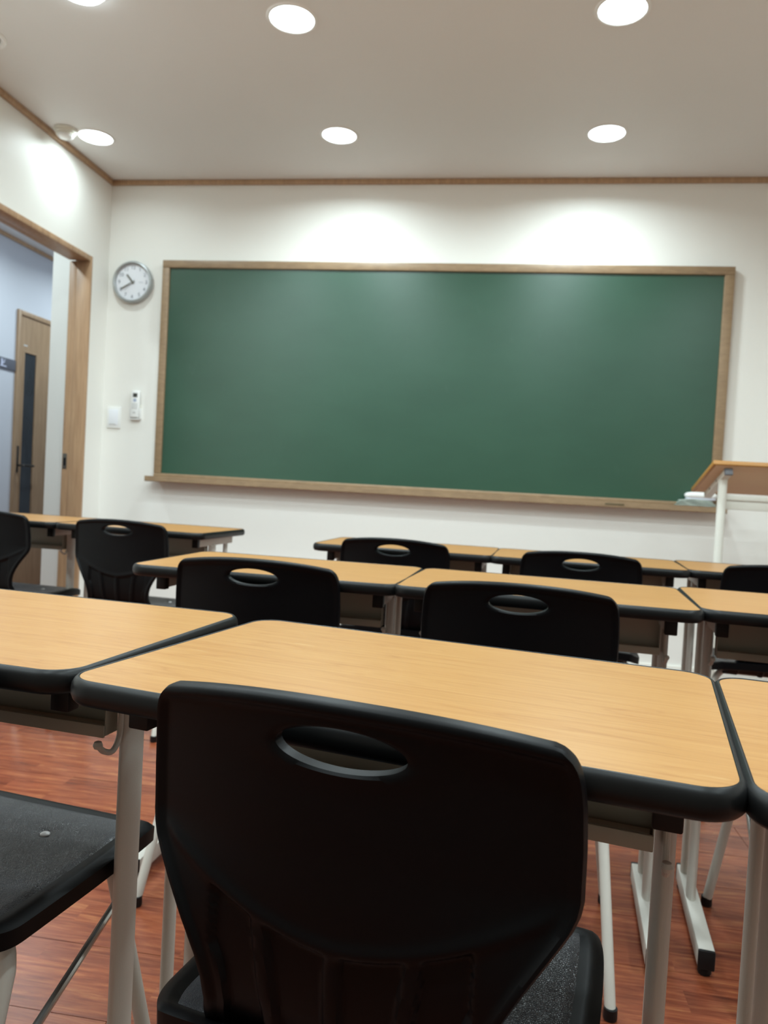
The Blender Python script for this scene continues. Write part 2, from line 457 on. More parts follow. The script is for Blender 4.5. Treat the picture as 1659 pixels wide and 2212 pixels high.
    p2('glazing_bead', 'door_oak', (XC + 0.008, XC + 0.012, gy0 - .014, gy0, gz0 - .014, gz1 + .014), leaf); p2('glazing_bead', 'door_oak', (XC + 0.008, XC + 0.012, gy1, gy1 + .014, gz0 - .014, gz1 + .014), leaf)
    p2('glazing_bead', 'door_oak', (XC + 0.008, XC + 0.012, gy0, gy1, gz1, gz1 + .014), leaf)
    h = p2('handle_plate', 'dark_metal', (XC + 0.008, XC + 0.018, 5.392, 5.412, 0.88, 1.085), d2, 0.002)
    bm = bmesh.new(); add_tube(bm, [(0.016, 0.052, 0.935), (0.062, 0.056, 0.935), (0.066, 0.07, 0.935), (0.066, 0.185, 0.935)], 0.009, 10, 4)
    finish(bm, 'lever', 'dark_metal', d2)
    p2('door_mark', 'button_grey', (XC + 0.0082, XC + 0.0095, 5.435, 5.48, 1.862, 1.872), d2, 0)
build_room()
LIFT[0] = 0.0

def build_sign():
    XC = -3.7
    s = tag(empty('wall_sign', (XC, 5.18, 1.69 + LZ)), 'dark grey room name plate on the corridor wall beside the far door', 'sign')
    box('plate', 'sign_plate', (0, 0.012, -0.22, 0.163, -0.041, 0.041), s, bev=0.003)
    bm = bmesh.new()
    for (y0, y1, z0, z1) in ((-0.012, 0.004, -0.018, 0.03), (0.012, 0.03, 0.006, 0.014), (0.004, 0.02, -0.004, 0.003), (-0.02, 0.05, -0.026, -0.018), (0.02, 0.034, 0.02, 0.026)):
        add_box(bm, 0.012, 0.0128, y0, y1, z0, z1)
    finish(bm, 'lettering', 'sign_ink', s)
build_sign()

# ------------------------------------------------------------------ ceiling fittings
LAMP_DATA = None
def add_lamp(root, z):
    global LAMP_DATA
    if LAMP_DATA is None:
        LAMP_DATA = bpy.data.lights.new('lamp', 'AREA'); LAMP_DATA.shape = 'DISK'; LAMP_DATA.size = 0.15
        LAMP_DATA.energy = LAMP_WATTS; LAMP_DATA.color = LAMP_COLOR; LAMP_DATA.spread = math.radians(LAMP_SPREAD)
    l = bpy.data.objects.new('lamp', LAMP_DATA); COL.objects.link(l); l.parent = root; l.location = (0, 0, z)
def make_downlight():
    root = empty('ceiling_downlight')
    add_lamp(root, -0.006)
    lathe('trim_ring', 'white_plastic', [(0.083, 0.0), (0.083, -0.003), (0.086, -0.0055), (0.094, -0.0045), (0.098, 0.0)], root, 48)
    lathe('diffuser', 'lamp_diffuser', [(0.083, 0.0), (0.083, -0.0022), (0.06, -0.0034), (0.0, -0.004)], root, 48)
    return root
def build_lights():
    L = [(-2.187, 3.753, 'lit round ceiling downlight next to the smoke detector by the left wall'),
         (-0.888, 3.769, 'lit round downlight in the ceiling above the left half of the chalkboard'),
         (0.414, 3.785, 'lit round downlight in the ceiling above the right half of the chalkboard'),
         (-0.872, 2.827, 'large lit round downlight at the top of the picture, left of the two'),
         (0.338, 2.843, 'large lit round downlight at the top right edge of the picture')]
    hid = [(x, y) for y in (1.88, 0.93, -0.02) for x in (-2.1, -0.88, 0.34, 1.56)]  # unseen rows continuing the grid, added to light the room
    first = make_downlight(); i = 0
    L = L[1:] + L[:1]
    for x, y, lab in L:
        o = first if i == 0 else copy_tree(first); i += 1
        o.location = (x, y, ZC + LZ); tag(o, lab, 'light', 'ceiling downlights')
        if x < -2:          # a weaker fitting close to the wall
            for ch in o.children:
                if ch.type == 'LIGHT': ch.data = LAMP_DATA.copy(); ch.data.energy = 2.6
    for x, y in hid:
        o = copy_tree(first); o.location = (x, y, ZC + LZ)
        tag(o, 'unseen round ceiling downlight continuing the grid, added to light the room', 'light', 'unseen ceiling downlights added for light')
    # the one at the top left corner stands proud of the paper
    o = tag(empty('ceiling_downlight', (-1.600, 2.600, ZC + LZ)), 'bright round light cut off by the top left edge', 'light', 'ceiling downlights')
    lathe('trim_ring', 'white_plastic', [(0.0825, 0.0), (0.084, -0.004), (0.094, -0.004), (0.098, 0.0)], o, 48)
    lathe('diffuser', 'lamp_diffuser', [(0.0825, 0.0), (0.0825, -0.010), (0.078, -0.017), (0.05, -0.021), (0.0, -0.022)], o, 48)
    add_lamp(o, -0.0235)
    # unlit fitting on the left edge
    o = tag(empty('ceiling_fitting', (-2.19, 2.86, ZC + LZ)), 'unlit round ceiling fitting with a white rim at the left edge', 'ceiling fitting')
    lathe('rim', 'white_plastic', [(0.075, 0.0), (0.078, -0.006), (0.088, -0.009), (0.096, -0.006), (0.099, 0.0)], o, 48)
    lathe('grille', 'vent_grey', [(0.075, 0.0), (0.07, -0.003), (0.04, -0.003), (0.036, -0.008), (0.0, -0.009)], o, 48)
    # smoke detector
    o = tag(empty('smoke_detector', (-2.303, 3.665, ZC + LZ)), 'cream dome smoke detector in the ceiling corner', 'smoke detector')
    lathe('base', 'cream_plastic', [(0.0, 0.0), (0.056, 0.0), (0.057, -0.008), (0.054, -0.012), (0.051, -0.012)], o, 40)
    lathe('collar', 'cream_plastic', [(0.051, -0.011), (0.0515, -0.02), (0.048, -0.023), (0.044, -0.023), (0.045, -0.03), (0.041, -0.032)], o, 40)
    lathe('dome', 'white_plastic', [(0.040, -0.031), (0.039, -0.037), (0.032, -0.044), (0.018, -0.049), (0.0, -0.05)], o, 40)
    # unseen corridor lights, added to brighten the space beyond the doorway
    for x, y, lab in ((-3.05, 4.75, 'unseen round downlight added in the corridor ceiling near the far door'), (-3.05, 3.6, 'unseen round downlight added in the corridor ceiling beside the doorway'), (-3.05, 6.0, 'unseen round downlight added at the far end of the corridor ceiling')):
        o = copy_tree(first); o.location = (x, y, 2.64 + LZ); tag(o, lab, 'light', 'added corridor downlights')
build_lights()

# ------------------------------------------------------------------ chalkboard and what is on it
def build_board():
    LIFT[0] = LZ
    bx0, bx1, bz0, bz1 = -1.9904, 1.1247, 0.9313, 2.1457
    ox0, ox1, oz0, oz1 = -2.035, 1.176, 0.908, 2.19
    b = tag(empty('chalkboard', (0, YW, 0)), 'long green chalkboard in an oak frame on the front wall', 'chalkboard')
    B = Matrix.Identity(4)
    box('panel', 'chalkboard_green', (bx0 - 0.01, bx1 + 0.01, -0.028, -0.002, bz0 - 0.01, bz1 + 0.01), b)
    box('frame_rail', 'board_oak', (ox0, ox1, -0.042, -0.002, bz1, oz1), b, bev=0.004)
    box('frame_rail', 'board_oak', (ox0, ox1, -0.042, -0.002, oz0, bz0), b, bev=0.004)
    box('frame_stile', 'board_oak', (ox0, bx0, -0.0415, -0.002, bz0, bz1), b, bev=0.004)
    box('frame_stile', 'board_oak', (bx1, ox1, -0.0415, -0.002, bz0, bz1), b, bev=0.004)
    bm = bmesh.new()
    prof = [(-0.041, 0.912), (-0.088, 0.905), (-0.096, 0.912), (-0.102, 0.911), (-0.102, 0.884), (-0.098, 0.880), (-0.041, 0.884)]
    for x in (-2.06, 1.20): pass
    A = [bm.verts.new((-2.06, y, z)) for y, z in prof]; Bv = [bm.verts.new((1.20, y, z)) for y, z in prof]
    n = len(prof)
    for k in range(n): bm.faces.new((A[k], A[(k + 1) % n], Bv[(k + 1) % n], Bv[k]))
    bm.faces.new(A[::-1]); bm.faces.new(Bv)
    finish(bm, 'chalk_tray', 'board_oak', b)
    box('tray_slot', 'slot_brown', (0.575, 0.675, -0.1035, -0.1012, 0.892, 0.903), b, bev=0.0015)
    LIFT[0] = 0.0
    # folded rag
    r = tag(empty('cleaning_cloth', (1.045, YW - 0.07, 0.9125 + LZ)), 'folded grey-green cloth on the right end of the chalk tray', 'cloth')
    for k in range(4):
        bm = bmesh.new(); nx, ny = 26, 6
        hw = 0.10 - 0.006 * k; hd = 0.03
        rows = {}
        for s in (0, 1):
            for i in range(nx + 1):
                for j in range(ny + 1):
                    x = -hw + 2 * hw * i / nx; y = -hd + 2 * hd * j / ny
                    z = 0.0085 * k + 0.0012 + (0.006 if s else 0) * (1 - 0.6 * (abs(2 * i / nx - 1) ** 6)) + (0.004 * k / 3) * math.sin(x * 38 + k * 0.7) * 0.6 + 0.0012 * math.sin(x * 90 + j + k)
                    z = max(z, 0.0006)
                    rows[s, i, j] = bm.verts.new((x + 0.004 * math.sin(k * 2 + j), y + 0.003 * math.sin(i * .5 + k), z))
        for i in range(nx):
            for j in range(ny):
                bm.faces.new((rows[1, i, j], rows[1, i + 1, j], rows[1, i + 1, j + 1], rows[1, i, j + 1]))
                bm.faces.new((rows[0, i, j], rows[0, i, j + 1], rows[0, i + 1, j + 1], rows[0, i + 1, j]))
        for i in range(nx):
            for j in (0, ny): bm.faces.new((rows[0, i, j], rows[0, i + 1, j], rows[1, i + 1, j], rows[1, i, j]))
        for j in range(ny):
            for i in (0, nx): bm.faces.new((rows[0, i, j], rows[0, i, j + 1], rows[1, i, j + 1], rows[1, i, j]))
        finish(bm, 'fold', 'rag_cloth', r, 60)
    # rounded white eraser
    e = tag(empty('board_eraser', (1.070, YW - 0.07, 0.9445 + LZ)), 'rounded white board eraser lying on the folded cloth', 'eraser')
    for nm, z0, hgt, hw, hd, mt in (('pad', 0.0, 0.014, 0.078, 0.026, 'eraser_cloth'), ('grip', 0.013, 0.030, 0.083, 0.029, 'white_plastic')):
        bm = bmesh.new(); rings = []
        prof = [(0.90, 0.0), (0.99, 0.12), (1.0, 0.35), (0.97, 0.6), (0.86, 0.84), (0.6, 0.97), (0.3, 1.0)] if nm == 'grip' else [(0.93, 0.0), (1.0, 0.25), (1.0, 0.75), (0.95, 1.0)]
        base = rrect(hw, hd, hd * 0.95, 8)
        for s, t in prof: rings.append([bm.verts.new((x * s, y * s, z0 + hgt * t)) for x, y in base])
        m_ = len(base)
        for P, Q in zip(rings, rings[1:]):
            for k in range(m_): bm.faces.new((P[k], P[(k + 1) % m_], Q[(k + 1) % m_], Q[k]))
        bm.faces.new(rings[0][::-1]); bm.faces.new(rings[-1])
        finish(bm, nm, mt, e, 60)
build_board()

def build_clock():
    c = tag(empty('wall_clock', (-2.229, YW, 2.062 + LZ)), 'round silver wall clock reading twenty to eleven', 'clock')
    Mx = Matrix.Rotation(math.radians(90), 4, 'X')     # lathe axis -> -y
    lathe('rim', 'clock_rim', [(0.122, -0.001), (0.125, 0.01), (0.1245, 0.028), (0.120, 0.036), (0.113, 0.038), (0.108, 0.033), (0.1065, 0.02)], c, 64, Mx)
    lathe('dial', 'clock_face', [(0.1075, 0.0005), (0.1075, 0.019), (0.09, 0.0202), (0.0, 0.0202)], c, 64, Mx)
    for h in range(1, 13):
        cu = bpy.data.curves.new('numeral', 'FONT'); cu.body = str(h); cu.size = 0.030; cu.align_x = 'CENTER'; cu.align_y = 'CENTER'; cu.extrude = 0.0004
        to = bpy.data.objects.new('tmp', cu); COL.objects.link(to)
        dg = bpy.context.evaluated_depsgraph_get(); me = bpy.data.meshes.new_from_object(to.evaluated_get(dg))
        bpy.data.objects.remove(to, do_unlink=True); bpy.data.curves.remove(cu)
        me.name = 'numeral'; me.materials.clear(); me.materials.append(MATS['clock_ink'])
        o = bpy.data.objects.new('numeral', me); COL.objects.link(o); o.parent = c
        a = math.radians(30 * h); o.location = (0.086 * math.sin(a), -0.0207, 0.086 * math.cos(a)); o.rotation_euler = (math.radians(90), 0, 0)
    def hand(name, ang, ln, w, tail, y, mat):
        a = math.radians(ang)
        M = Matrix.Rotation(a, 4, 'Y')
        box(name, mat, (-w / 2, w / 2, y - 0.0012, y, -tail, ln), c, bev=0.0004, M=M)
    hand('hour_hand', 320, 0.058, 0.010, 0.012, -0.0225, 'hand_grey')
    hand('minute_hand', 240, 0.080, 0.008, 0.014, -0.0245, 'hand_grey')
    hand('second_hand', 223, 0.070, 0.003, 0.02, -0.0262, 'pale_ink')
    lathe('hub', 'hand_grey', [(0.007, 0.02), (0.007, 0.028), (0.004, 0.0295), (0.0, 0.0297)], c, 20, Mx)
    box('dial_mark', 'pale_ink', (0.038, 0.066, -0.0208, -0.0203, -0.003, 0.003), c)
build_clock()

def build_wall_controls():
    s = tag(empty('light_switch', (-2.3205, YW, 1.252 + LZ)), 'white rocker light switch beside the corner, left of the remote', 'light switch')
    box('plate', 'white_plastic', (-0.043, 0.043, -0.010, 0.0, -0.064, 0.064), s, bev=0.003)
    box('rocker', 'clock_face', (-0.029, 0.029, -0.0135, -0.009, -0.046, 0.048), s, bev=0.002)
    box('rocker_mark', 'button_grey', (-0.024, 0.016, -0.0142, -0.0130, -0.044, -0.037), s, bev=0.0003)
    r = tag(empty('remote_control', (-2.1775, YW - 0.008, 1.333 + LZ)), 'white air conditioner remote in a wall holder left of the chalkboard', 'remote control')
    T = Matrix.Rotation(math.radians(1.0), 4, 'Y')
    box('body', 'white_plastic', (-0.026, 0.026, -0.022, -0.002, -0.078, 0.084), r, bev=0.006, seg=3, M=T)
    box('screen', 'screen_dark', (-0.014, 0.014, -0.0232, -0.0215, 0.044, 0.068), r, bev=0.0006, M=T)
    lathe('round_button', 'button_blue', [(0.0, 0.0225), (0.010, 0.0225), (0.011, 0.0215)], r, 20, Matrix.Translation((-0.0005, 0, 0.026)) @ Matrix.Rotation(math.radians(90), 4, 'X'))
    for i in range(3):
        for j in range(3):
            box('button', 'button_grey', (-0.017 + i * 0.0125, -0.008 + i * 0.0125, -0.0232, -0.0215, -0.001 - j * 0.012, 0.006 - j * 0.012), r, bev=0.0006, M=T)
    box('button', 'button_grey', (-0.009, 0.007, -0.0232, -0.0215, -0.052, -0.042), r, bev=0.0006, M=T)
    h = tag(empty('remote_holder', (-2.1775, YW, 1.333 + LZ)), 'white wall bracket that holds the remote', 'holder')
    box('back_plate', 'cream_plastic', (-0.030, 0.030, -0.007, 0.0, -0.082, 0.0), h, bev=0.002)
    bm = bmesh.new()
    add_box(bm, -0.0325, -0.0285, -0.026, -0.0, -0.086, -0.02, bev=0.001); add_box(bm, 0.0285, 0.0325, -0.026, 0.0, -0.086, -0.02, bev=0.001)
    add_box(bm, -0.0285, 0.0285, -0.026, 0.0, -0.0895, -0.0825, bev=0.001)
    finish(bm, 'cradle', 'white_plastic', h)
build_wall_controls()

# ------------------------------------------------------------------ lectern
def build_lectern():
    LIFT[0] = LZ
    yn, yf = 3.50, 3.86
    xl, xr = 0.925, 1.62
    zn, zf = 1.119, 0.999     # top surface near (audience) edge and far edge
    L = tag(empty('lectern', (0, 0, 0)), 'lectern with tilted wooden top on white posts right of the chalkboard', 'lectern')
    sl = math.atan2(zf - zn, yf - yn); ln = math.hypot(yf - yn, zf - zn)
    M = Matrix.Translation((0, yn, zn)) @ Matrix.Rotation(sl, 4, 'X')
    box('top', 'lectern_top', (xl, xr, 0, ln, -0.020, 0), L, bev=0.003, M=M)
    box('underside', 'lectern_under', (xl + 0.012, xr - 0.012, 0.012, ln - 0.012, -0.0225, -0.0198), L, M=M)
    for px in (xl + 0.072, xr - 0.072):
        br = box('bracket', 'pale_coat', (px - 0.016, px + 0.016, 0.045, ln - 0.01, -0.050, -0.0225), L, bev=0.002, M=M)
        box('bracket_cap', 'grey_cap', (px - 0.017, px + 0.017, 0.032, 0.046, -0.052, -0.0222), br, bev=0.002, M=M)
        for t in (0.16, 0.27): box('screw', 'strike_metal', (px - 0.0172, px - 0.0158, t, t + 0.010, -0.040, -0.030), br, M=M)
        tube('post', 'pale_coat', [(px, yn + 0.10, F0 + 0.06), (px, yn + 0.10, zn - 0.055 - 0.10 * math.tan(-sl) + 0.012)], 0.019, L, 20)
        ft = box('foot', 'pale_coat', (px - 0.025, px + 0.025, yn - 0.1, yf + 0.1, F0 + 0.022, F0 + 0.062), L, bev=0.004)
        box('foot_cap', 'black_cap', (px - 0.026, px + 0.026, yn - 0.106, yn - 0.1, F0 + 0.02, F0 + 0.063), ft, bev=0.002)
        for yy in (yn - 0.07, yf + 0.07): lathe('glide', 'black_cap', [(0.0, 0.0), (0.016, 0.0), (0.018, 0.006), (0.01, 0.022), (0.0, 0.022)], ft, 16, Matrix.Translation((px, yy, F0)))
    box('crossbar', 'pale_coat', (xl + 0.0735, xr - 0.0735, yn + 0.118, yn + 0.143, 0.906, 0.969), L, bev=0.003)
    box('crossbar_rail', 'pale_coat', (xl + 0.0735, xr - 0.0735, yn + 0.110, yn + 0.145, 0.948, 0.971), L, bev=0.003)
build_lectern()
LIFT[0] = 0.0

# ------------------------------------------------------------------ student desks
def make_desk():
    LIFT[0] = LZ
    root = empty('student_desk')
    hx, hy, rc = 0.317, 0.20825, 0.034
    th = 0.0255
    # laminate top
    bm = bmesh.new()
    ol = rrect(hx, hy, rc, 10)
    top = [bm.verts.new((x, y, ZT)) for x, y in ol]; bot = [bm.verts.new((x, y, ZT - th + 0.001)) for x, y in ol]
    bm.faces.new(top); bm.faces.new(bot[::-1])
    n = len(ol)
    for k in range(n): bm.faces.new((top[k], bot[k], bot[(k + 1) % n], top[(k + 1) % n]))
    finish(bm, 'tabletop', 'beech_laminate', root)
    # rounded edge band
    prof = [(-0.0004, -0.0008), (0.0004, 0.0006), (0.0016, 0.0010), (0.0028, 0.0003), (0.0058, -0.0025), (0.0078, -0.0065), (0.0086, -0.0115), (0.0083, -0.0170), (0.0066, -0.0218), (0.0035, -0.0252), (-0.004, -0.0262)]
    bm = bmesh.new(); rings = []
    for off, z in prof:
        o2 = rrect(hx + off, hy + off, rc + off, 10)
        rings.append([bm.verts.new((x, y, ZT + z)) for x, y in o2])
    for P, Q in zip(rings, rings[1:]):
        for k in range(n): bm.faces.new((P[k], P[(k + 1) % n], Q[(k + 1) % n], Q[k]))
    finish(bm, 'edge_band', 'edge_band', root, 60)
    zu = ZT - th
    for s in (-1, 1):
        ux = 0.268 * s
        arm = box('support_arm', 'powder_coat', (ux - 0.011, ux + 0.011, -0.134, 0.165, zu - 0.034, zu), root, bev=0.002)
        box('end_cap', 'black_cap', (ux - 0.0125, ux + 0.0125, -0.152, -0.132, zu - 0.0375, zu - 0.0003), arm, bev=0.0022)
        px = 0.272 * s
        tube('front_post', 'powder_coat', [(px, -0.008, F0 + 0.05), (px, -0.008, zu - 0.030)], 0.012, root, 24, rr=(0.0103, 0.0235))
        tube('rear_post', 'powder_coat', [(px, 0.112, F0 + 0.05), (px, 0.112, zu - 0.030)], 0.009, root, 18, rr=(0.0085, 0.0125))
        ft = box('foot', 'powder_coat', (ux - 0.016, ux + 0.016, -0.222, 0.150, F0 + 0.018, F0 + 0.056), root, bev=0.0025)
        for yy0, yy1 in ((-0.230, -0.221), (0.149, 0.158)):
            box('foot_cap', 'black_cap', (ux - 0.0165, ux + 0.0165, yy0, yy1, F0 + 0.0165, F0 + 0.0565), ft, bev=0.003)
        for yy in (-0.210, 0.138):
            lathe('glide', 'black_cap', [(0.0, 0.0), (0.012, 0.0), (0.014, 0.005), (0.013, 0.012), (0.006, 0.019), (0.0, 0.019)], ft, 16, Matrix.Translation((ux, yy, F0)))
        # bag hook on the front of the post
        hk = tube('bag_hook', 'powder_coat', [(px, -0.034, zu - 0.036), (px, -0.0345, zu - 0.07), (px, -0.037, zu - 0.100), (px, -0.050, zu - 0.115), (px, -0.068, zu - 0.110), (px, -0.080, zu - 0.100)], 0.0038, root, 10, 5)
        lathe('hook_ball', 'powder_coat', [(0.0, -0.006), (0.0043, -0.0042), (0.006, 0.0), (0.0043, 0.0042), (0.0, 0.006)], hk, 14, Matrix.Translation((px, -0.0815, zu - 0.098)))
    # open steel book bin
    bw, y0, y1, zb = 0.2600, -0.050, -0.024, zu - 0.098
    t = 0.0012
    bn = box('book_bin', 'bin_steel', (-bw, bw, y0, y1, zb, zb + t), root)
    box('bin_back', 'bin_steel', (-bw, bw, y1 - t, y1, zb + t, zu - 0.001), bn)
    for s in (-1, 1): box('bin_side', 'bin_steel', (min(s * bw, s * (bw - t)), max(s * bw, s * (bw - t)), y0, y1 - t, zb + t, zu - 0.001), bn)
    box('bin_lip', 'bin_steel', (-bw, bw, y0 - 0.004, y0, zb - 0.002, zb + 0.0145), bn, bev=0.0015)
    box('bin_fold', 'bin_steel', (-bw + 0.004, bw - 0.004, y0 + 0.0005, y0 + 0.012, zb + 0.0120, zb + 0.0145), bn)
    LIFT[0] = 0.0
    return root

DESKS = {
 'M': (-0.0752, 0.8597, -0.2001, 'wooden student desk with black edge in the foreground, its chair pushed in'),
 'L1': (-0.7284, 0.9770, -0.1136, 'nearest-row student desk at the left edge, left of the foreground desk'),
 'R1': (0.5557, 0.7304, -0.1967, 'sliver of student desk at the lower right edge beside the foreground desk'),
 'A2': (-0.5161, 1.8702, -0.0472, 'leftmost desk of the middle row, its left end free'),
 'B2': (0.1218, 1.8243, -0.0898, 'middle desk of the middle row, just beyond the foreground desk'),
 'C2': (0.7671, 1.7970, -0.1096, 'rightmost desk of the middle row, cut off by the right edge'),
 'B3': (-0.3106, 2.8317, -0.0592, 'far-row desk below the chalkboard centre, leftmost of three joined desks'),
 'C3': (0.3242, 2.7784, -0.0868, 'far-row desk below the chalkboard, middle of three joined desks'),
 'D3': (0.9674, 2.7482, -0.1062, 'far-row desk in front of the lectern post'),
 'A3': (-1.4000, 2.9730, -0.0909, 'far-left desk whose right end is free, in front of the corner'),
 'Z3': (-2.0520, 3.0250, -0.0600, 'far-left desk in front of the doorway, against the left wall'),
}
def build_desks():
    first = make_desk(); used = False
    for k, (x, y, t, lab) in DESKS.items():
        o = first if not used else copy_tree(first); used = True
        o.location = (x, y, -0.004 if k in ('A3', 'Z3') else 0); o.rotation_euler = (0, 0, t)
        if k in ('A3', 'Z3'): o.location.z = 0
        tag(o, lab, 'desk', 'student desks')
build_desks()

# ------------------------------------------------------------------ chairs
ZTOP = 0.748
WTAB = [(0.385, 0.160), (0.41, 0.143), (0.435, 0.131), (0.46, 0.126), (0.48, 0.128), (0.50, 0.134), (0.52, 0.144), (0.54, 0.156), (0.56, 0.169), (0.575, 0.179), (0.588, 0.187), (0.60, 0.1915), (0.612, 0.1932), (0.66, 0.193), (0.70, 0.1915), (0.718, 0.190), (0.728, 0.1885), (0.735, 0.186), (0.740, 0.183), (0.744, 0.1785), (0.7465, 0.174), (0.748, 0.168)]
YTAB = [(0.385, -0.135), (0.40, -0.158), (0.42, -0.178), (0.45, -0.195), (0.50, -0.205), (0.56, -0.208), (0.62, -0.209), (0.70, -0.214), (0.748, -0.222)]
def back_half(z): return interp(WTAB, z)
def sstep(a, b, x):
    t = max(0.0, min(1.0, (x - a) / (b - a))); return t * t * (3 - 2 * t)
def back_point(x, z):
    w = 0.19
    k = (x / w) ** 2
    cf = 0.012 + 0.016 * sstep(0.52, 0.62, z)
    y = sinterp(YTAB, z) + cf * k
    drop = 0.017 * (abs(x) / w) ** 2.2 * sstep(0.60, ZTOP, z)
    return Vector((x, y, z - drop))
def crease(x): return 0.535 + 0.070 * (abs(x) / 0.19) ** 1.7
def rear_offset(x, z, dh):
    d = min(back_half(z) - abs(x), ZTOP - z)
    off = 0.0030
    # upper panel and ribs stand proud of the lower channels
    w = back_half(z)
    in_chan = sstep(-0.001, 0.006, crease(x) - z)
    lim = 0.118 if z > 0.5 else 0.118
    edge = min(lim, w - 0.022)
    chan = in_chan * (1 - sstep(edge - 0.004, edge, abs(x)))
    for xr in (-0.0685, 0.0, 0.0685):
        xr2 = xr * (0.75 + 0.25 * (z - 0.40) / 0.135)
        chan *= sstep(0.0045, 0.0105, abs(x - xr2))
    off += 0.0062 * (1 - chan)
    # shelf edge just above the crease swells
    off += 0.0022 * math.exp(-((z - crease(x) - 0.004) / 0.007) ** 2) * sstep(0.01, 0.03, d)
    # rim around the outline
    off += 0.0042 * (1 - sstep(0.007, 0.014, d)) * sstep(0.40, 0.46, z)
    if d < 0.005: off *= 0.55 + 0.45 * math.sqrt(max(0.0, 1 - ((0.005 - d) / 0.005) ** 2))
    # soft swelling around the hand hole
    off += 0.0015 * math.exp(-(dh / 0.010) ** 2)
    if dh < 0.002: off -= 0.0022 * (1 - dh / 0.002)
    return off
HC, HA, HB = 0.7080, 0.0575, 0.0188
def hole_dist(x, z):
    q = math.hypot(x / HA, (z - HC) / HB)
    return (q - 1) * (HB if q < 2 else HB)
def make_backrest(parent):
    ns = 92
    zs = [0.385 + (0.700 - 0.385) * i / 116 for i in range(117)]
    zs = [z for z in zs if z < 0.664] + [0.664 + 0.0705 * i / 14 for i in range(15)] + [0.7380, 0.7405, 0.7430, 0.7450, 0.7464, 0.7474, ZTOP]
    zs = sorted(set(round(z, 6) for z in zs))
    j0 = min(range(len(zs)), key=lambda j: abs(zs[j] - 0.664)); j1 = min(range(len(zs)), key=lambda j: abs(zs[j] - 0.7345))
    ic = ns // 2; i0, i1 = ic - 20, ic + 20
    pts = []; idx = {}
    def add(x, z): pts.append((x, z)); return len(pts) - 1
    for j, z in enumerate(zs):
        w = back_half(z)
        for i in range(ns + 1):
            if i0 < i < i1 and j0 < j < j1: continue
            idx[i, j] = add((2 * i / ns - 1) * w, z)
    faces = []
    for j in range(len(zs) - 1):
        for i in range(ns):
            if i0 <= i < i1 and j0 <= j < j1: continue
            faces.append((idx[i, j], idx[i + 1, j], idx[i + 1, j + 1], idx[i, j + 1]))
    loop = [idx[i, j0] for i in range(i0, i1)] + [idx[i1, j] for j in range(j0, j1)] + [idx[i, j1] for i in range(i1, i0, -1)] + [idx[i0, j] for j in range(j1, j0, -1)]
    ell = []
    for v in loop:
        x, z = pts[v]; a = math.atan2((z - HC) / HB * 0.8, x / HA); ell.append((HA * math.cos(a), HC + HB * math.sin(a)))
    prev = loop
    for t in (0.35, 0.62, 0.80, 0.92, 1.0):
        cur = [add(pts[v][0] * (1 - t) + e[0] * t, pts[v][1] * (1 - t) + e[1] * t) for v, e in zip(loop, ell)]
        m = len(cur)
        for k in range(m): faces.append((prev[k], prev[(k + 1) % m], cur[(k + 1) % m], cur[k]))
        prev = cur
    hole = prev
    outer = [idx[i, 0] for i in range(ns + 1)] + [idx[ns, j] for j in range(1, len(zs))] + [idx[i, len(zs) - 1] for i in range(ns - 1, -1, -1)] + [idx[0, j] for j in range(len(zs) - 2, 0, -1)]
    bm = bmesh.new()
    def nrm(x, z):
        e = 0.002
        a = back_point(x + e, z) - back_point(x - e, z); b = back_point(x, z + e) - back_point(x, z - e)
        return a.cross(b).normalized()      # points to -y (rear)
    F, R, Mi = [], [], {}
    for x, z in pts:
        p = back_point(x, z); n = nrm(x, z); dh = abs(hole_dist(x, z))
        if n.y > 0: n = -n
        d = min(back_half(z) - abs(x), ZTOP - z)
        fo = 0.0035 * (0.3 + 0.7 * sstep(0, 0.006, d))
        if dh < 0.002: fo -= 0.0015 * (1 - dh / 0.002)
        F.append(bm.verts.new(p - n * fo)); R.append(bm.verts.new(p + n * rear_offset(x, z, dh)))
    for f in faces:
        bm.faces.new([F[k] for k in f]); bm.faces.new([R[k] for k in reversed(f)])
    for lp in (outer, hole):
        m = len(lp)
        for k in range(m):
            a, b = lp[k], lp[(k + 1) % m]
            bm.faces.new((F[a], F[b], R[b], R[a]))
    return finish(bm, 'backrest', 'black_plastic', parent, 40)

SW, SD0, SD1 = 0.207, -0.205, 0.150
SZ = 0.416
def seat_z(x, y):
    a = x / SW; b = (y - (SD0 + SD1) / 2) / ((SD1 - SD0) / 2)
    z = SZ - 0.010 * (1 - a * a) * (1 - b * b)                       # dish
    z -= 0.009 * max(0.0, (b - 0.62) / 0.38) ** 2                     # front roll
    z += 0.020 * max(0.0, (-b - 0.55) / 0.45) ** 2 * (1 - 0.3 * a * a)   # rise towards the back
    z -= 0.004 * max(0.0, (abs(a) - 0.85) / 0.15) ** 2
    return z
def seat_xy(a, b):
    cy, hy = (SD0 + SD1) / 2, (SD1 - SD0) / 2
    w = SW * (1.0 - 0.03 * (b > 0) * b * b - 0.12 * max(0.0, (-b - 0.60) / 0.40) ** 2.0)
    return (w * a * math.sqrt(1 - 0.07 * b ** 6 ), cy + hy * b * math.sqrt(1 - 0.07 * a ** 6))
